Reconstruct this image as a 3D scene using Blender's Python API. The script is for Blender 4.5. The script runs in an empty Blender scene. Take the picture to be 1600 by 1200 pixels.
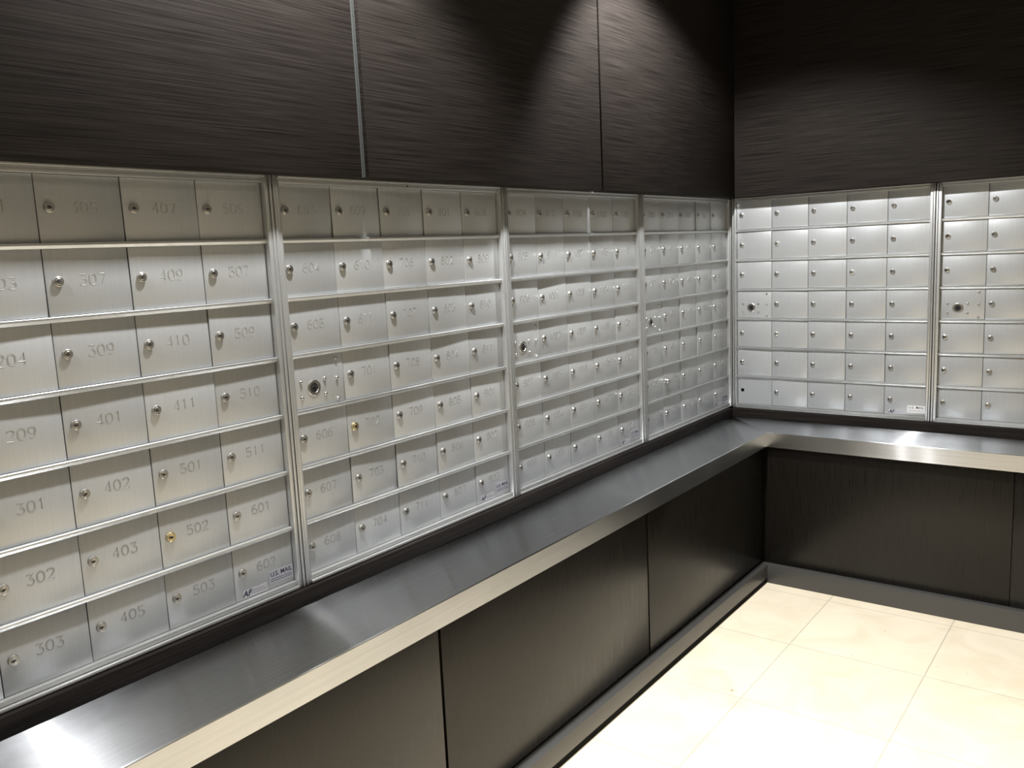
import bpy, bmesh, math, random
from mathutils import Vector, Matrix

random.seed(7)
S = bpy.context.scene
COL = S.collection

# ------------------------------------------------------------------ camera
def rad(a): return math.radians(a)
yaw, pit, rol = rad(-37.4743), rad(-8.7008), rad(-2.6667)
cy_, sy_, cp_, sp_ = math.cos(yaw), math.sin(yaw), math.cos(pit), math.sin(pit)
F = Vector((sy_*cp_, cy_*cp_, sp_)); R0 = Vector((cy_, -sy_, 0)); U0 = R0.cross(F)
c_, s_ = math.cos(rol), math.sin(rol)
RR = c_*R0 + s_*U0; UU = -s_*R0 + c_*U0
cam = bpy.data.cameras.new('camera')
cam.sensor_width = 36; cam.lens = 1338.91/1600*36; cam.clip_start = 0.02
camo = bpy.data.objects.new('camera', cam); COL.objects.link(camo)
camo.matrix_world = Matrix(((RR.x, UU.x, -F.x, 1.6126), (RR.y, UU.y, -F.y, -3.7770),
                            (RR.z, UU.z, -F.z, 1.4731), (0, 0, 0, 1)))
S.camera = camo

# ------------------------------------------------------------------ world, exposure
S.view_settings.view_transform = 'Standard'
S.view_settings.look = 'None'
S.view_settings.gamma = 1
S.view_settings.use_curve_mapping = False
S.view_settings.exposure = 1.1
w = bpy.data.worlds.new('world'); S.world = w; w.use_nodes = True
w.node_tree.nodes['Background'].inputs[0].default_value = (0.9, 0.93, 1, 1)
w.node_tree.nodes['Background'].inputs[1].default_value = 0.05

CEIL = 2.62
#            x     y     watts half-angle blend tilt (towards +y)
LAMPS = [(0.36, -1.19, 98, 54, 0.4, 16), (0.36, -2.50, 110, 57, 0.45, 0), (0.36, -4.01, 28, 57, 0.45, 0),
         (1.60, -1.19, 16, 48, 0.8, 0), (1.60, -2.60, 112, 40, 0.9, 0), (1.60, -4.01, 60, 40, 0.9, 0)]
LCOL = (1.0, 0.995, 0.985)
WARM = (1.0, 0.92, 0.78)          # the mid-room row has warmer bulbs

# ------------------------------------------------------------------ materials
def newmat(name):
    m = bpy.data.materials.new(name); m.use_nodes = True
    nt = m.node_tree; b = nt.nodes['Principled BSDF']
    return m, nt, b
def N(nt, t, **kw):
    n = nt.nodes.new(t)
    for k, v in kw.items(): setattr(n, k, v)
    return n
def plain(name, col, rough=0.5, metal=0.0, spec=0.5):
    m, nt, b = newmat(name)
    b.inputs['Base Color'].default_value = (*col, 1)
    b.inputs['Roughness'].default_value = rough
    b.inputs['Metallic'].default_value = metal
    b.inputs['Specular IOR Level'].default_value = spec
    return m
def stretched_noise(nt, scale, detail=6, rough=0.6):
    tc = N(nt, 'ShaderNodeTexCoord'); mp = N(nt, 'ShaderNodeMapping')
    mp.inputs['Scale'].default_value = scale
    no = N(nt, 'ShaderNodeTexNoise')
    no.inputs['Scale'].default_value = 1; no.inputs['Detail'].default_value = detail
    no.inputs['Roughness'].default_value = rough
    nt.links.new(tc.outputs['Object'], mp.inputs['Vector'])
    nt.links.new(mp.outputs['Vector'], no.inputs['Vector'])
    return no
def ramp(nt, src, p0, c0, p1, c1):
    r = N(nt, 'ShaderNodeValToRGB')
    r.color_ramp.elements[0].position = p0; r.color_ramp.elements[0].color = (*c0, 1)
    r.color_ramp.elements[1].position = p1; r.color_ramp.elements[1].color = (*c1, 1)
    nt.links.new(src, r.inputs['Fac']); return r
def wood(name, scale, dark, light, rough, spec=0.5):
    m, nt, b = newmat(name)
    b.inputs['Specular IOR Level'].default_value = spec
    no = stretched_noise(nt, scale)
    cr = ramp(nt, no.outputs['Fac'], 0.32, dark, 0.70, light)
    nt.links.new(cr.outputs['Color'], b.inputs['Base Color'])
    rr = ramp(nt, no.outputs['Fac'], 0.3, (rough-.06,)*3, 0.75, (rough+.10,)*3)
    nt.links.new(rr.outputs['Color'], b.inputs['Roughness'])
    bp = N(nt, 'ShaderNodeBump'); bp.inputs['Strength'].default_value = 0.12
    bp.inputs['Distance'].default_value = 0.0006
    nt.links.new(no.outputs['Fac'], bp.inputs['Height'])
    nt.links.new(bp.outputs['Normal'], b.inputs['Normal'])
    return m
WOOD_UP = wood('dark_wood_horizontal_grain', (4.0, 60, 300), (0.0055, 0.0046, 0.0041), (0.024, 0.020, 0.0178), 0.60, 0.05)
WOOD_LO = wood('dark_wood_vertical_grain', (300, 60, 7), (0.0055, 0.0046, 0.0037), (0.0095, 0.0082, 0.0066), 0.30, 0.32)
WOOD_DK = plain('dark_stained_edge', (0.014, 0.012, 0.011), 0.5)
BLACK = plain('black_void', (0.004, 0.004, 0.004), 0.8, 0, 0.1)

def aluminium(name, base, rough, metal, scale, vary=0.14):
    m, nt, b = newmat(name)
    oi = N(nt, 'ShaderNodeObjectInfo')
    no = stretched_noise(nt, scale, 4)
    cr = ramp(nt, no.outputs['Fac'], 0.3, tuple(c*0.96 for c in base), 0.7, tuple(min(1, c*1.03) for c in base))
    tone = N(nt, 'ShaderNodeMath', operation='MULTIPLY_ADD')     # random tone per object paints in uneven reflections of tilted doors
    tone.inputs[1].default_value = vary; tone.inputs[2].default_value = 0.96-vary/2
    nt.links.new(oi.outputs['Random'], tone.inputs[0])
    mx = N(nt, 'ShaderNodeVectorMath', operation='SCALE')
    nt.links.new(cr.outputs['Color'], mx.inputs[0]); nt.links.new(tone.outputs[0], mx.inputs['Scale'])
    nt.links.new(mx.outputs[0], b.inputs['Base Color'])
    b.inputs['Metallic'].default_value = metal
    ad = N(nt, 'ShaderNodeMath', operation='MULTIPLY_ADD')
    ad.inputs[1].default_value = vary*0.5; ad.inputs[2].default_value = rough-vary*0.25
    nt.links.new(oi.outputs['Random'], ad.inputs[0])
    nt.links.new(ad.outputs[0], b.inputs['Roughness'])
    return m
ALU = aluminium('satin_aluminium_door', (0.47, 0.487, 0.50), 0.40, 0.50, (160, 30, 4))
ALU_EVEN = aluminium('satin_aluminium_even', (0.47, 0.487, 0.50), 0.40, 0.50, (160, 30, 4), 0.04)
ALU_FR = aluminium('satin_aluminium_frame', (0.52, 0.53, 0.53), 0.36, 0.75, (30, 30, 30))
CHROME = plain('nickel_lock', (0.46, 0.45, 0.43), 0.34, 1.0)
GROOVE = plain('engraved_groove', (0.32, 0.32, 0.315), 0.45, 0.5)
BRASS = plain('brass_lock', (0.62, 0.53, 0.33), 0.32, 1.0)
KEYHOLE = plain('keyhole_dark', (0.01, 0.01, 0.01), 0.6)
INK = plain('label_ink', (0.02, 0.02, 0.045), 0.6)
LABEL_GREY = plain('label_grey_foil', (0.40, 0.40, 0.44), 0.4, 0.3)
LABEL_SILVER = plain('label_silver_foil', (0.62, 0.62, 0.66), 0.35, 0.6)
LABEL_WHITE = plain('label_white', (0.80, 0.80, 0.80), 0.5)

STREAK_ROT = 0.0
def stainless(name):
    m, nt, b = newmat(name)
    uv = N(nt, 'ShaderNodeUVMap'); uv.uv_map = 'UVMap'
    mp = N(nt, 'ShaderNodeMapping'); mp.inputs['Scale'].default_value = (2, 130, 1)
    no = N(nt, 'ShaderNodeTexNoise'); no.inputs['Scale'].default_value = 1; no.inputs['Detail'].default_value = 4
    nt.links.new(uv.outputs['UV'], mp.inputs['Vector']); nt.links.new(mp.outputs['Vector'], no.inputs['Vector'])
    n2 = N(nt, 'ShaderNodeTexNoise'); n2.inputs['Scale'].default_value = 7; n2.inputs['Detail'].default_value = 5
    nt.links.new(uv.outputs['UV'], n2.inputs['Vector'])
    cr = ramp(nt, no.outputs['Fac'], 0.3, (0.47, 0.485, 0.51), 0.75, (0.54, 0.555, 0.58))
    nt.links.new(cr.outputs['Color'], b.inputs['Base Color'])
    rr = ramp(nt, n2.outputs['Fac'], 0.3, (0.20,)*3, 0.75, (0.235,)*3)
    nt.links.new(rr.outputs['Color'], b.inputs['Roughness'])
    b.inputs['Metallic'].default_value = 1.0
    b.inputs['Anisotropic'].default_value = 1.0
    b.inputs['Anisotropic Rotation'].default_value = 0.25
    tg = N(nt, 'ShaderNodeTangent', direction_type='UV_MAP'); tg.uv_map = 'UVMap'
    nt.links.new(tg.outputs['Tangent'], b.inputs['Tangent'])
    # the fine scratches along the grain throw a second, narrow streak across it
    gl = N(nt, 'ShaderNodeBsdfAnisotropic'); gl.distribution = 'GGX'
    gl.inputs['Color'].default_value = (0.50, 0.51, 0.52, 1)
    gl.inputs['Roughness'].default_value = 0.25; gl.inputs['Anisotropy'].default_value = 0.90
    gl.inputs['Rotation'].default_value = STREAK_ROT
    nt.links.new(tg.outputs['Tangent'], gl.inputs['Tangent'])
    mxs = N(nt, 'ShaderNodeMixShader'); mxs.inputs[0].default_value = 0.06
    nt.links.new(b.outputs[0], mxs.inputs[1]); nt.links.new(gl.outputs[0], mxs.inputs[2])
    nt.links.new(mxs.outputs[0], nt.nodes['Material Output'].inputs['Surface'])
    return m
STEEL = stainless('brushed_stainless_steel')
KICK = plain('dark_grey_metal_kick', (0.075, 0.074, 0.071), 0.40, 0.3)
STRIP = plain('aluminium_seam_strip', (0.035, 0.038, 0.036), 0.6, 0.2)
CEILM = plain('painted_ceiling', (0.72, 0.71, 0.68), 0.9)
PAINT = plain('painted_wall', (0.42, 0.40, 0.37), 0.85)

def floor_mat():
    m, nt, b = newmat('cream_stone_tile')
    geo = N(nt, 'ShaderNodeNewGeometry')
    mp = N(nt, 'ShaderNodeMapping'); mp.inputs['Location'].default_value = (-0.580, 0.3655, 0)
    nt.links.new(geo.outputs['Position'], mp.inputs['Vector'])
    br = N(nt, 'ShaderNodeTexBrick'); br.offset = 0; br.squash = 1
    br.inputs['Color1'].default_value = (0.84, 0.755, 0.60, 1)
    br.inputs['Color2'].default_value = (0.80, 0.715, 0.565, 1)
    br.inputs['Mortar'].default_value = (0.50, 0.46, 0.37, 1)
    br.inputs['Scale'].default_value = 1; br.inputs['Mortar Size'].default_value = 0.0018
    br.inputs['Mortar Smooth'].default_value = 0.1
    br.inputs['Brick Width'].default_value = 0.457; br.inputs['Row Height'].default_value = 0.457
    nt.links.new(mp.outputs['Vector'], br.inputs['Vector'])
    no = N(nt, 'ShaderNodeTexNoise'); no.inputs['Scale'].default_value = 6; no.inputs['Detail'].default_value = 8
    no.inputs['Distortion'].default_value = 1.0
    nt.links.new(geo.outputs['Position'], no.inputs['Vector'])
    cr = ramp(nt, no.outputs['Fac'], 0.3, (0.90, 0.88, 0.84), 0.6, (1, 1, 1))
    mx = N(nt, 'ShaderNodeMix', data_type='RGBA', blend_type='MULTIPLY')
    mx.inputs[0].default_value = 1
    nt.links.new(br.outputs['Color'], mx.inputs[6]); nt.links.new(cr.outputs['Color'], mx.inputs[7])
    # sparse small brown pits in the stone
    n3 = N(nt, 'ShaderNodeTexNoise'); n3.inputs['Scale'].default_value = 42; n3.inputs['Detail'].default_value = 3
    nt.links.new(geo.outputs['Position'], n3.inputs['Vector'])
    c3 = ramp(nt, n3.outputs['Fac'], 0.235, (0.45, 0.38, 0.27), 0.265, (1, 1, 1))
    m2 = N(nt, 'ShaderNodeMix', data_type='RGBA', blend_type='MULTIPLY'); m2.inputs[0].default_value = 1
    nt.links.new(mx.outputs[2], m2.inputs[6]); nt.links.new(c3.outputs['Color'], m2.inputs[7])
    nt.links.new(m2.outputs[2], b.inputs['Base Color'])
    b.inputs['Roughness'].default_value = 0.35
    return m
FLOORM = floor_mat()

# ------------------------------------------------------------------ mesh helpers
def box(bm, x0, x1, y0, y1, z0, z1, mat=0, bev=0.0):
    vs = [bm.verts.new((x, y, z)) for z in (z0, z1) for y in (y0, y1) for x in (x0, x1)]
    q = [(0, 2, 3, 1), (4, 5, 7, 6), (0, 1, 5, 4), (2, 6, 7, 3), (0, 4, 6, 2), (1, 3, 7, 5)]
    fs = []
    for f in q:
        fc = bm.faces.new([vs[i] for i in f]); fc.material_index = mat; fs.append(fc)
    if bev > 0:
        es = list({e for f in fs for e in f.edges})
        bmesh.ops.bevel(bm, geom=es, offset=bev, segments=2, affect='EDGES', profile=0.5)
def lathe(bm, cx, cz, prof, seg=20, mat=0, squash=1.0):
    # revolve about the local Y axis; prof is a list of (radius, y), front is -Y
    rings = []
    for r, y in prof:
        if r <= 1e-6: rings.append([bm.verts.new((cx, y, cz))])
        else: rings.append([bm.verts.new((cx+r*math.cos(2*math.pi*k/seg), y, cz+squash*r*math.sin(2*math.pi*k/seg))) for k in range(seg)])
    for a, b in zip(rings, rings[1:]):
        for k in range(seg):
            k2 = (k+1) % seg
            if len(b) == 1: f = bm.faces.new((a[k], a[k2], b[0]))
            elif len(a) == 1: f = bm.faces.new((a[0], b[k2], b[k]))
            else: f = bm.faces.new((a[k], a[k2], b[k2], b[k]))
            f.material_index = mat; f.smooth = True
def mesh(name, bm, mats):
    bmesh.ops.recalc_face_normals(bm, faces=bm.faces)
    me = bpy.data.meshes.new(name); bm.to_mesh(me); bm.free()
    me.set_sharp_from_angle(angle=math.radians(28))
    for m in (mats if isinstance(mats, (list, tuple)) else [mats]): me.materials.append(m)
    return me
def obj(name, me, parent=None, loc=(0, 0, 0), rot=(0, 0, 0)):
    o = bpy.data.objects.new(name, me); COL.objects.link(o)
    o.location = loc; o.rotation_euler = rot
    if parent: o.parent = parent
    return o
def tag(o, label, cat, group=None):
    o['label'] = label; o['category'] = cat
    if group: o['group'] = group
    return o
def struct(o): o['kind'] = 'structure'; return o
def bx(name, dims, m, bev=0.0, parent=None, loc=(0, 0, 0), rot=(0, 0, 0)):
    bm = bmesh.new(); box(bm, *dims, bev=bev); return obj(name, mesh(name, bm, m), parent, loc, rot)

# ------------------------------------------------------------------ room shell
RX, RY = 3.4, -5.4          # far corners of the room
WB = -0.07                  # substrate wall behind the panels and boxes
struct(bx('floor', (WB, RX, RY, -WB, -0.10, 0.0), FLOORM))
struct(bx('ceiling', (WB, RX, RY, -WB, CEIL, CEIL+0.1), CEILM))
struct(bx('wall_left', (WB-0.1, WB, RY, -WB+0.1, 0, CEIL), WOOD_DK))
struct(bx('wall_back', (WB, RX, -WB, -WB+0.1, 0, CEIL), WOOD_DK))
struct(bx('wall_right', (RX, RX+0.1, RY, -WB+0.1, 0, CEIL), PAINT))
struct(bx('wall_front', (WB-0.1, RX+0.1, RY-0.1, RY, 0, CEIL), PAINT))

# layout, metres: door face of the left wall is x = 0, of the back wall y = 0
H = 0.1334; W = 0.16172; Z1 = 1.5296
FB, FT = 0.7105, 1.6685          # frame bottom and top
PD = 0.060                       # the wood panels stand this far proud of the doors
CT, CB, CF = 0.6685, 0.6050, 0.2930   # counter top, fascia bottom, front edge
PF, KF, KH = 0.272, 0.300, 0.082      # base panel face, plinth face, plinth height
UPZ = 1.6690
YEND = -4.6; XEND = 2.6          # the built-in furniture runs past the frame

LEFT = math.pi/2                 # local x -> +y, local -y (front) -> +x
# ---- upper panels (local: x along width, front face at y = 0, thickness into +y)
def panel(name, width, z0, z1, thick, m, wall, start, face, label, cat, group):
    bm = bmesh.new(); box(bm, 0, width, 0, thick, z0, z1, bev=0.0012)
    me = mesh(name, bm, m)
    o = obj(name, me)
    if wall == 'L': o.location = (face, start, 0); o.rotation_euler = (0, 0, LEFT)
    else: o.location = (start, -face, 0)
    return tag(o, label, cat, group)
TH = PD - WB - 0.002
G1 = 'dark wood panels above the mailboxes'
SA, SB = -2.297, -1.190
panel('cladding_panel', 1.10, UPZ, CEIL-.004, TH, WOOD_UP, 'L', SA-0.007-1.10, PD, 'dark brown wood panel above the mailboxes, left of the grey metal seam strip', 'panel', G1)
panel('cladding_panel', SB-0.005-(SA+0.0160), UPZ, CEIL-.004, TH, WOOD_UP, 'L', SA+0.0160, PD, 'dark brown wood panel between the grey seam strip and the black seam', 'panel', G1)
panel('cladding_panel', -PD-0.0005-(SB+0.005), UPZ, CEIL-.004, TH, WOOD_UP, 'L', SB+0.005, PD, 'dark brown wood panel right of the black seam, reaching the room corner', 'panel', G1)
panel('cladding_panel', 2.2, UPZ, CEIL-.004, TH, WOOD_UP, 'B', PD+0.0005, PD, 'wide near-black wood panel above the mailboxes on the back wall', 'panel', G1)
# seam strip: a shallow aluminium channel in the first seam
bm = bmesh.new()
box(bm, -0.0070, -0.0050, 0, 0.030, UPZ, CEIL-.004); box(bm, 0.0025, 0.0045, 0, 0.030, UPZ, CEIL-.004)
box(bm, -0.0050, 0.0025, 0.006, 0.030, UPZ, CEIL-.004)
o = obj('seam_strip', mesh('seam_strip', bm, STRIP), None, (PD-0.001, SA, 0), (0, 0, LEFT))
tag(o, 'thin grey aluminium strip in the seam between two upper wood panels', 'trim strip')

# dark wood band between mailboxes and counter
BP = 0.030
o = bx('wood_band', (0, -BP-YEND, 0, BP-WB-0.002, CT+0.001, FB-0.002), WOOD_UP, 0.0008, None, (BP, YEND, 0), (0, 0, LEFT))
tag(o, 'narrow dark wood band between left wall mailboxes and steel counter', 'panel', 'wood bands behind the counter')
o = bx('wood_band', (BP+0.0005, XEND, 0, BP-WB-0.002, CT+0.001, FB-0.002), WOOD_UP, 0.0008, None, (0, -BP, 0))
tag(o, 'narrow dark wood band between back wall mailboxes and steel counter', 'panel', 'wood bands behind the counter')

# ---- counter: one L of folded stainless steel
def counter():
    bm = bmesh.new(); uvl = bm.loops.layers.uv.new('UVMap')
    def quad(pts, ax):       # ax: which world axis runs along the grain
        vs = [bm.verts.new(p) for p in pts]; f = bm.faces.new(vs)
        for l in f.loops:
            c = l.vert.co
            u = c[ax]; v = (c[0] if ax == 1 else c[1]) - c[2]
            l[uvl].uv = (u, v)
        return f
    a, r = WB+0.002, 0.003
    f_ = CF
    # top faces, mitred at the corner
    quad([(a, YEND, CT), (f_-r, YEND, CT), (f_-r, -f_+r, CT), (a, -a, CT)], 1)
    quad([(a, -a, CT), (f_-r, -f_+r, CT), (XEND, -f_+r, CT), (XEND, -a, CT)], 0)
    # rounded nose, in three steps
    prof = [(f_-r, CT)] + [(f_-r+r*math.sin(t), CT-r+r*math.cos(t)) for t in (math.pi/6, math.pi/3, math.pi/2)]
    prof.append((f_, CB)); prof.append((f_-0.018, CB)); prof.append((f_-0.018, CT-0.004))
    for (p, z), (q, z2) in zip(prof, prof[1:]):
        yield_quad_l = [(p, YEND, z), (q, YEND, z2), (q, -q, z2), (p, -p, z)]
        quad(yield_quad_l, 1)
        quad([(p, -p, z), (q, -q, z2), (XEND, -q, z2), (XEND, -p, z)], 0)
    # underside
    b_ = f_-0.018
    quad([(a, YEND, CT-.004), (a, -a, CT-.004), (b_, -b_, CT-.004), (b_, YEND, CT-.004)], 1)
    quad([(a, -a, CT-.004), (XEND, -a, CT-.004), (XEND, -b_, CT-.004), (b_, -b_, CT-.004)], 0)
    me = bpy.data.meshes.new('counter'); bmesh.ops.recalc_face_normals(bm, faces=bm.faces)
    bm.to_mesh(me); bm.free(); me.materials.append(STEEL)
    return me
root = obj('counter', None, None, (0.15, -2.0, CT-0.07))
tag(root, 'long L-shaped brushed stainless steel counter below the mailboxes', 'counter')
me = counter()
for v in me.vertices: v.co -= root.location
obj('countertop', me, root)
me_ = bmesh.new(); box(me_, WB+0.003, CF-0.0195, YEND, -CF+0.0195, CB+0.012, CT-0.0055); box(me_, WB+0.003, XEND, -CF+0.0195, -WB-0.003, CB+0.012, CT-0.0055)
for v in me_.verts: v.co -= root.location
obj('counter_core', mesh('counter_core', me_, WOOD_DK), root)

# ---- base panels, vertical grain
G2 = 'dark wood panels below the counter'
BT = 0.18
def base(wall, a, b, label):
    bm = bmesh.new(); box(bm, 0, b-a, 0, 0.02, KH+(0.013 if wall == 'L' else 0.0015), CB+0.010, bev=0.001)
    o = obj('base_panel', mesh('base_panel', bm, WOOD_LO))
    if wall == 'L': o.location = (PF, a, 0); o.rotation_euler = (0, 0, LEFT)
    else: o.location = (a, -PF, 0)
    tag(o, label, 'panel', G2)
g = 0.0045
S1, S2, S3 = -3.405, -2.360, -1.321
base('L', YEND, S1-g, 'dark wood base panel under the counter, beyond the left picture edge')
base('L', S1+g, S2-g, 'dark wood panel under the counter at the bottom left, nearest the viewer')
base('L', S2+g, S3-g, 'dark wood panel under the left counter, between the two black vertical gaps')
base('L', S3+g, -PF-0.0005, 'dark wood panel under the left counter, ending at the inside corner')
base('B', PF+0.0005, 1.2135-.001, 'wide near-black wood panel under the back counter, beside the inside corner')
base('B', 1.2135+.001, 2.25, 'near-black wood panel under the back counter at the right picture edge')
struct(bx('wall_base_left', (PF-0.045, PF-0.021, YEND, -PF+0.02, 0, CB+0.01), BLACK))
struct(bx('wall_base_back', (PF-0.02, XEND, -PF+0.021, -PF+0.045, 0, CB+0.01), BLACK))
struct(bx('baseboard_left', (PF-0.02, KF, YEND, -KF, 0.024, KH), KICK, 0.001))
struct(bx('trim_1', (PF-0.02, KF-0.004, YEND, -KF, 0, 0.0235), BLACK))
struct(bx('baseboard_back', (PF-0.02, XEND, -KF, -PF+0.02, 0, KH), KICK, 0.001))

# ------------------------------------------------------------------ mailboxes
DIG = {
 '0': [[(0.5, 1), (0.8, 0.93), (1, 0.72), (1, 0.28), (0.8, 0.07), (0.5, 0), (0.2, 0.07), (0, 0.28), (0, 0.72), (0.2, 0.93), (0.5, 1)]],
 '1': [[(0.2, 0.8), (0.5, 1), (0.5, 0)]],
 '2': [[(0, 0.76), (0.1, 0.93), (0.4, 1), (0.7, 0.98), (0.95, 0.85), (0.97, 0.66), (0.75, 0.46), (0, 0), (1, 0)]],
 '3': [[(0.02, 1), (0.95, 1), (0.45, 0.6), (0.8, 0.55), (1, 0.35), (0.95, 0.13), (0.7, 0), (0.3, 0), (0, 0.15)]],
 '4': [[(0.75, 0), (0.75, 1), (0, 0.3), (1, 0.3)]],
 '5': [[(0.92, 1), (0.1, 1), (0.05, 0.56), (0.45, 0.63), (0.85, 0.53), (1, 0.3), (0.85, 0.08), (0.5, 0), (0.15, 0.04), (0, 0.16)]],
 '6': [[(0.85, 0.95), (0.55, 1), (0.2, 0.85), (0.02, 0.5), (0.02, 0.25), (0.2, 0.04), (0.55, 0), (0.9, 0.1), (1, 0.3), (0.9, 0.5), (0.55, 0.6), (0.2, 0.52), (0.02, 0.32)]],
 '7': [[(0, 1), (1, 1), (0.4, 0)]],
 '8': [[(0.5, 0.54), (0.15, 0.64), (0.08, 0.8), (0.2, 0.95), (0.5, 1), (0.8, 0.95), (0.92, 0.8), (0.85, 0.64), (0.5, 0.54), (0.1, 0.43), (0, 0.25), (0.15, 0.06), (0.5, 0), (0.85, 0.06), (1, 0.25), (0.9, 0.43), (0.5, 0.54)]],
 '9': [[(0.15, 0.05), (0.45, 0), (0.8, 0.15), (0.98, 0.5), (0.98, 0.75), (0.8, 0.96), (0.45, 1), (0.1, 0.9), (0, 0.7), (0.1, 0.5), (0.45, 0.4), (0.8, 0.48), (0.98, 0.68)]],
}
def number_mesh(txt):
    """engraved digits: each stroke is a V-shaped trough"""
    bm = bmesh.new()
    dw, dh, adv = 0.0125, 0.0205, 0.0183
    if len(txt) > 3: dw, adv = 0.0108, 0.0150
    x0 = -(adv*(len(txt)-1)+dw)/2
    hw = 0.00115
    for i, ch in enumerate(txt):
        for st in DIG[ch]:
            P = [Vector((x0+i*adv+px*dw, (py-0.5)*dh)) for px, py in st]
            n = len(P); rows = []
            for k, p in enumerate(P):
                if k == 0: d = (P[1]-P[0])
                elif k == n-1: d = (P[-1]-P[-2])
                else: d = (P[k]-P[k-1]).normalized()+(P[k+1]-P[k]).normalized()
                if d.length < 1e-6: d = P[k]-P[k-1]
                d.normalize(); nn = Vector((-d.y, d.x))*hw
                l, r = p+nn, p-nn
                rows.append([bm.verts.new(v) for v in ((l.x, 0.0002, l.y), (l.x, -0.0005, l.y), (p.x, -0.00003, p.y), (r.x, -0.0005, r.y), (r.x, 0.0002, r.y))])
            for a, b in zip(rows, rows[1:]):
                for q in range(4): bm.faces.new((a[q], b[q], b[q+1], a[q+1]))
    me = bpy.data.meshes.new('number'); bm.to_mesh(me); bm.free(); me.materials.append(GROOVE); return me

DW, DH, DT = W-0.0018, H-0.0118, 0.004
bm = bmesh.new(); box(bm, -DW/2, DW/2, 0, DT, -DH/2, DH/2, bev=0.0007)
DOOR = mesh('door', bm, ALU)
DOOR_EVEN = DOOR.copy(); DOOR_EVEN.materials[0] = ALU_EVEN
def hollow_door():
    """door whose lock is missing: a square black hole is left"""
    bm = bmesh.new(); lx, s = -DW/2+0.0215, 0.0075
    xs = [-DW/2, lx-s, lx+s, DW/2]; zs = [-DH/2, -s+.002, s+.002, DH/2]
    for i in range(3):
        for j in range(3):
            if i == 1 and j == 1: continue
            box(bm, xs[i], xs[i+1], 0, DT, zs[j], zs[j+1])
    bmesh.ops.remove_doubles(bm, verts=bm.verts, dist=1e-5)
    return mesh('door', bm, ALU_EVEN)
DOOR_HOLE = hollow_door()

def lock_mesh(metal, length=0.0068, r=0.0098):
    bm = bmesh.new()
    lathe(bm, 0, 0, [(r, 0.0), (r, -length*0.55), (r*0.94, -length*0.75), (r*0.86, -length*0.82), (r*0.72, -length*0.82),
                     (r*0.69, -length*0.74), (r*0.66, -length*0.74), (r*0.64, -length*0.94), (r*0.58, -length), (0, -length)], 24)
    # keyhole slot
    box(bm, -r*0.56, r*0.30, -length*1.015, -length*0.9, -r*0.14, r*0.14, mat=1)
    box(bm, -r*0.38, -r*0.02, -length*1.014, -length*0.9, -r*0.27, r*0.27, mat=1)
    return mesh('lock', bm, [metal, KEYHOLE])
LOCK = lock_mesh(CHROME); LOCK_B = lock_mesh(BRASS, 0.0085, 0.0108); LOCK_L = lock_mesh(CHROME, 0.017, 0.011)
LOCK_BRIGHT = lock_mesh(plain('bright_chrome', (0.9, 0.9, 0.88), 0.12, 1.0), 0.006)

# master panel with postal lock
bm = bmesh.new(); box(bm, -DW/2, DW/2, 0, DT, -DH/2, DH/2, bev=0.0007)
MASTER = mesh('master_lock_panel', bm, ALU_EVEN)
bm = bmesh.new()
lathe(bm, 0, 0, [(0.0195, 0.0), (0.0195, -0.0015), (0.0180, -0.0025), (0.0125, -0.0025), (0.0118, -0.0012)], 28)
lathe(bm, 0, 0, [(0.0118, -0.0010), (0.0118, -0.0014), (0.0, -0.0014)], 28, mat=1)
lathe(bm, 0, 0, [(0.0050, -0.0014), (0.0045, -0.0022), (0.0, -0.0022)], 16, mat=2)
COLLAR = mesh('postal_lock', bm, [CHROME, KEYHOLE, plain('dark_steel', (0.03, 0.03, 0.03), 0.5, 1)])
bm = bmesh.new()
lathe(bm, 0, 0, [(0.0042, 0.0), (0.0042, -0.0020), (0.0030, -0.0042), (0.0012, -0.0050), (0, -0.0051)], 14)
box(bm, -0.003, 0.003, -0.0052, -0.004, -0.0004, 0.0004, mat=1)
SCREW = mesh('screw', bm, [CHROME, KEYHOLE])

def text_mesh(txt, size, shear=0.0, bold=0.0, depth=0.0001):
    cu = bpy.data.curves.new('t', 'FONT'); cu.body = txt; cu.size = size; cu.shear = shear
    cu.offset = bold; cu.extrude = depth; cu.align_x = 'CENTER'; cu.align_y = 'CENTER'; cu.resolution_u = 3
    o = bpy.data.objects.new('t', cu); COL.objects.link(o)
    bpy.context.view_layer.update()
    dg = bpy.context.evaluated_depsgraph_get()
    me = bpy.data.meshes.new_from_object(o.evaluated_get(dg))
    bpy.data.objects.remove(o); bpy.data.curves.remove(cu)
    me.transform(Matrix.Rotation(math.pi/2, 4, 'X'))
    me.materials.clear()
    return me
def sticker(w_, h_, back, texts, bars):
    """texts: (string, size, x, z, shear, bold); bars: thin lines of unreadable small print"""
    bm = bmesh.new(); box(bm, -w_/2, w_/2, -0.0003, 0.0003, -h_/2, h_/2)
    for (x0, x1, z0, z1) in bars: box(bm, x0, x1, -0.00045, -0.0003, z0, z1, mat=1)
    for t, s, x, z, sh, bo in texts:
        me = text_mesh(t, s, sh, bo); me.transform(Matrix.Translation((x, -0.0004, z)))
        k = len(bm.faces); bm.from_mesh(me); bm.faces.ensure_lookup_table()
        for f in bm.faces[k:]: f.material_index = 1
        bpy.data.meshes.remove(me)
    me = bpy.data.meshes.new('sticker'); bm.to_mesh(me); bm.free()
    me.materials.append(back); me.materials.append(INK); return me
def print_bars(w_, rows):
    rnd = random.Random(3); out = []
    for z in rows:
        x = -w_/2+0.004
        while x < w_/2-0.008:
            l = rnd.uniform(0.003, 0.007); out.append((x, min(x+l, w_/2-0.004), z-0.0008, z+0.0008)); x += l+0.0013
    return out
US_W, US_H = 0.068, 0.030
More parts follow.
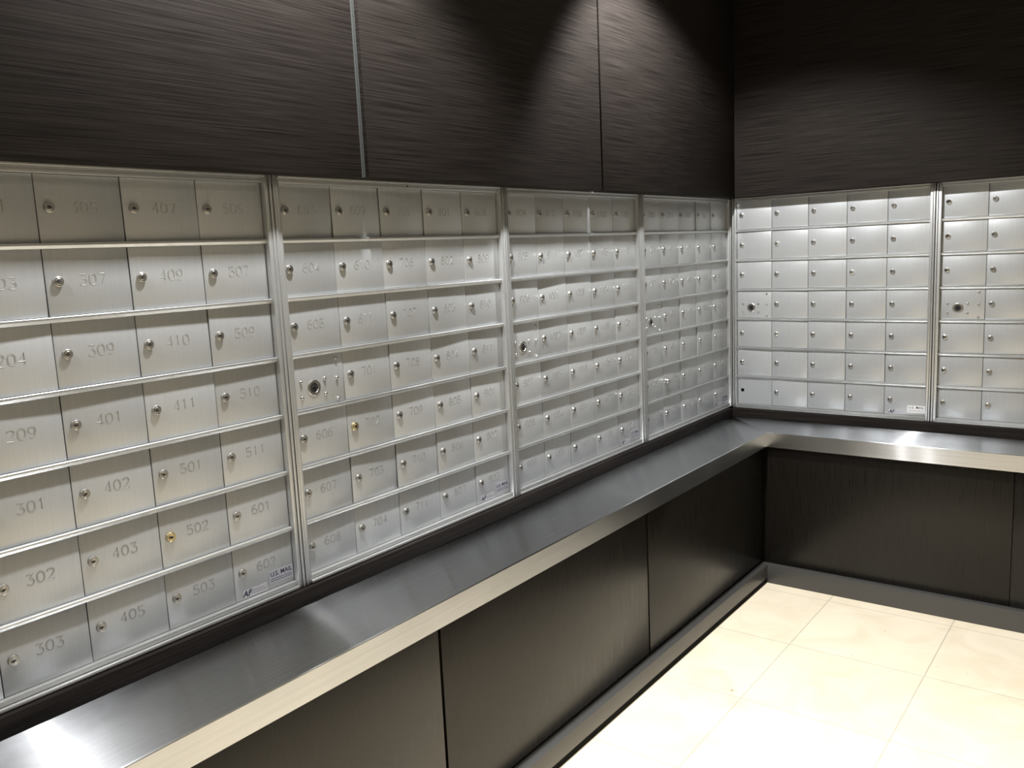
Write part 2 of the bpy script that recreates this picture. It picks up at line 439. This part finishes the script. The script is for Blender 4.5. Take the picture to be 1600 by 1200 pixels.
def us_sticker(back): return sticker(US_W, US_H, back, [('U.S. MAIL', 0.0150, 0, 0.0065, 0, 0.0002)], print_bars(US_W, (-0.0045, -0.0095)))
US_GREY, US_WHITE = us_sticker(LABEL_GREY), us_sticker(LABEL_WHITE)
AF_W, AF_H = 0.066, 0.0175
AF = sticker(AF_W, AF_H, LABEL_SILVER, [('AF', 0.0190, -0.022, 0, 0.25, 0.0006)], [(-0.008, 0.030, -0.0035, -0.0028), (-0.008, 0.024, 0.002, 0.0026)])

def frame_mesh(x0, x1):
    """outer aluminium frame: stepped side trims, head bar and sill; local z = world z"""
    bm = bmesh.new(); hw = 2.5*W
    d, d2, back = -0.018, -0.0155, 0.012
    for sx, e in ((-1, x0), (1, x1)):
        ed = sx*hw; outer = e
        a, b = sorted((outer, outer - sx*0.0062)); box(bm, a, b, d, back, FB, FT, bev=0.0008)
        a, b = sorted((outer - sx*0.0080, ed)); box(bm, a, b, d2, back, FB, FT, bev=0.0008)
        a, b = sorted((outer - sx*0.0062, outer - sx*0.0080)); box(bm, a, b, d2+0.006, back, FB, FT)
    # head
    zt = Z1+H-0.0112
    box(bm, -hw, hw, d, back, FT-0.0045, FT, bev=0.0006)
    box(bm, -hw, hw, d2+0.006, back, FT-0.0065, FT-0.0045)
    box(bm, -hw, hw, -0.011, back, zt, FT-0.0065, bev=0.0006)
    # sill
    zb = Z1-6*H-0.0010
    box(bm, -hw, hw, -0.011, back, FB+0.0085, zb, bev=0.0006)
    box(bm, -hw, hw, -0.008, back, FB+0.0068, FB+0.0085)
    box(bm, -hw, hw, d, back, FB, FB+0.0068, bev=0.0008)
    return mesh('frame', bm, ALU_FR)

PENDING = []
def bank(wall, edge, lmarg, rmarg, label, nums=None, holes=(), special=None, master=None, us=None, seed=0):
    """edge: world coordinate of the left edge of the first door column"""
    rnd = random.Random(seed)
    root = obj('mailbox_bank', None)
    mid = edge+2.5*W
    if wall == 'L': root.location = (0, mid, FB); root.rotation_euler = (0, 0, LEFT)
    else: root.location = (mid, 0, FB)
    tag(root, label, 'mailboxes', 'banks of numbered aluminium mailboxes' if nums else 'banks of plain aluminium mailboxes')
    Z = lambda z: z-FB
    me = frame_mesh(-2.5*W-lmarg, 2.5*W+rmarg)
    for v in me.vertices: v.co.z -= FB
    fr = obj('frame', me, root)
    if seed == 2:
        bm = bmesh.new(); lathe(bm, 0, 0, [(0.0026, -0.0112), (0.0026, -0.0114), (0, -0.0114)], 12)
        obj('screw_hole', mesh('screw_hole', bm, KEYHOLE), fr, (0.015, 0, Z(1.6585)))
    bm = bmesh.new(); box(bm, -2.5*W-lmarg+.001, 2.5*W+rmarg-.001, 0.0125, -WB-0.003, Z(FB)+.001, Z(FT)-.001)
    obj('cabinet_body', mesh('cabinet_body', bm, BLACK), root)
    for r in range(6):
        zb = Z(Z1-r*H)
        bm = bmesh.new()
        pf = [(0.012, zb-0.0008), (-0.0078, zb-0.0008), (-0.0085, zb-0.0015), (-0.0085, zb-0.0055), (-0.0045, zb-0.0112), (0.012, zb-0.0112)]
        e0 = [bm.verts.new((-2.5*W, y_, z_)) for y_, z_ in pf]; e1 = [bm.verts.new((2.5*W, y_, z_)) for y_, z_ in pf]
        for k in range(6): bm.faces.new((e0[k], e0[(k+1) % 6], e1[(k+1) % 6], e1[k]))
        bm.faces.new(e0); bm.faces.new(e1)
        obj('shelf_rail', mesh('shelf_rail', bm, ALU_FR), root)
    for c in range(5):
        for r in range(7):
            x = (c-2)*W; z = Z(Z1-r*H+DH/2)
            jit = (rad(rnd.gauss(0, 0.4)), rad(rnd.gauss(0, 0.02)), rad(rnd.gauss(0, 0.6)))
            if master == (c, r):
                m = obj('master_lock_panel', MASTER, root, (x, rnd.uniform(0, .0006), z))
                obj('postal_lock', COLLAR, m, (-DW/2+0.41*DW, 0, DH*(0.5-0.62)))
                for fx, fz in ((.17, .47), (.17, .78), (.62, .47), (.62, .78), (.86, .10), (.86, .50), (.86, .92)):
                    obj('screw', SCREW, m, (-DW/2+fx*DW, 0, DH*(0.5-fz)), (0, rnd.uniform(0, 3), 0))
                continue
            hole = (c, r) in holes
            d = obj('door', DOOR_HOLE if hole else (DOOR if wall == 'L' else DOOR_EVEN), root, (x, rnd.uniform(0.0003, 0.0012), z), jit)
            sp = (special or {}).get((c, r))
            if not hole:
                lm = {None: LOCK, 'brass': LOCK_B, 'long': LOCK_L, 'bright': LOCK_BRIGHT}[sp]
                k = obj('lock', lm, d, (-DW/2+0.0215, 0, 0.002), (0, rad(rnd.gauss(0, 10)), 0))
                if sp == 'brass': k['label'] = 'brass coloured lock'
            else: d['label'] = 'aluminium door with a square hole where the lock is missing'
            if nums and nums[c][r]:
                obj('number', number_mesh(nums[c][r]), d, (0.0065, 0, 0.004))
            if us and (c, r) == (4, 6):
                k = obj('mail_sticker', us, d, (DW/2-US_W/2-0.001, -0.0004, -DH/2+0.026)); k['label'] = 'U.S. MAIL sticker'
                k = obj('maker_sticker', AF, d, (-DW/2+0.018+AF_W/2, -0.0004, -DH/2+0.011)); k['label'] = 'silver sticker with AF logo'
    return root

def seq(*cols): return [c.split() for c in cols]
n1 = seq('101 102 103 104 105 106 107', '201 203 204 209 301 302 303', '305 307 309 401 402 403 405', '407 409 410 411 501 502 503', '505 507 509 510 511 601 602')
n1[0] = [None]*7
n2 = seq('603 604 605 x 606 607 608', '609 610 611 701 702 703 704', '705 706 707 708 709 710 711', '801 802 803 804 805 806 807', '808 809 810 811 901 902 903')
n3 = seq('904 905 906 x 907 908 909', '910 911 1001 1002 1003 1004 1005', '1006 1007 1008 1009 1010 1011 1101', '1102 1103 1104 1105 1106 1107 1108', '1109 1110 1111 1201 1202 1203 1204')
n4 = seq('1205 1206 1207 x 1208 1209 1210', '1211 1401 1402 1403 1404 1405 1406', '1407 1408 1409 1410 1411 1501 1502', '1503 1504 1505 1506 1507 1508 1509', '1510 1511 1601 1602 1603 1604 1605')
M = (0, 3)
bank('L', -2.5581-5*W, 0.018, 0.0178, 'aluminium mailbox bank at the left picture edge, with doors 305 to 602', n1, special={(3, 5): 'brass'}, us=US_GREY, seed=1)
bank('L', -1.7107-5*W, 0.0178, 0.0168, 'aluminium mailbox bank with doors 603 to 903 and a brass lock on 702', n2, special={(1, 4): 'brass'}, master=M, us=US_GREY, seed=2)
bank('L', -0.8653-5*W, 0.0168, 0.0205, 'aluminium mailbox bank with doors 904 to 1204, third from the left', n3, master=M, us=US_GREY, seed=3)
bank('L', -0.0116-5*W, 0.0205, 0.0165, 'aluminium mailbox bank on the left wall, meeting the room corner', n4, special={(1, 5): 'long'}, master=M, us=US_GREY, seed=4)
bank('B', 0.0455, 0.0165, 0.0185, 'whole aluminium mailbox bank on the back wall, with one lock missing bottom left', None, holes=[(0, 6)], special={(1, 1): 'bright', (1, 4): 'bright', (3, 2): 'bright'}, master=M, us=US_WHITE, seed=5)
bank('B', 0.8949, 0.0185, 0.018, 'aluminium mailbox bank on the back wall, cut off by the right picture edge', None, special={(0, r): 'bright' for r in range(7)}, master=M, us=US_WHITE, seed=6)
# dark filler post in the corner between the two walls
struct(bx('trim_2', (-0.045, 0.0, 0.0125, -WB-0.002, FB, FT), BLACK))

# ------------------------------------------------------------------ ceiling downlights
EM, nt, b = newmat('lamp_lens')
b.inputs['Emission Color'].default_value = (*LCOL, 1); b.inputs['Emission Strength'].default_value = 14
bm = bmesh.new()
def ring(bm):
    seg = 32; rs = [(0.060, 0), (0.060, -0.004), (0.050, -0.006), (0.044, -0.001), (0.042, 0.0)]
    rr = [[bm.verts.new((r*math.cos(2*math.pi*k/seg), r*math.sin(2*math.pi*k/seg), z)) for k in range(seg)] for r, z in rs]
    for a, b_ in zip(rr, rr[1:]):
        for k in range(seg): bm.faces.new((a[k], a[(k+1) % seg], b_[(k+1) % seg], b_[k]))
ring(bm); RING = mesh('trim_ring', bm, plain('white_trim', (0.8, 0.8, 0.8), 0.4))
bm = bmesh.new(); bmesh.ops.create_circle(bm, cap_ends=True, radius=0.042, segments=32)
LENS = mesh('lens', bm, EM)
where = ['by the left wall near the room corner', 'by the left wall over the second mailbox bank', 'by the left wall nearest the viewer',
         'mid room before the back wall', 'mid room in the middle row', 'mid room nearest the viewer']
for (x, y, p, ha, bl, ti), wh in zip(LAMPS, where):
    r = obj('downlight', None, None, (x, y, CEIL))
    tag(r, 'round white recessed ceiling downlight '+wh, 'lamp', 'recessed ceiling downlights')
    obj('trim_ring', RING, r); obj('lens', LENS, r, (0, 0, -0.0005))
    L = bpy.data.lights.new('lamp', 'SPOT'); L.energy = p; L.color = WARM if x > 1 else LCOL; L.spot_size = rad(2*ha); L.spot_blend = bl
    L.shadow_soft_size = 0.035
    obj('bulb', L, r, (0, 0, -0.02), (rad(ti), 0, 0))
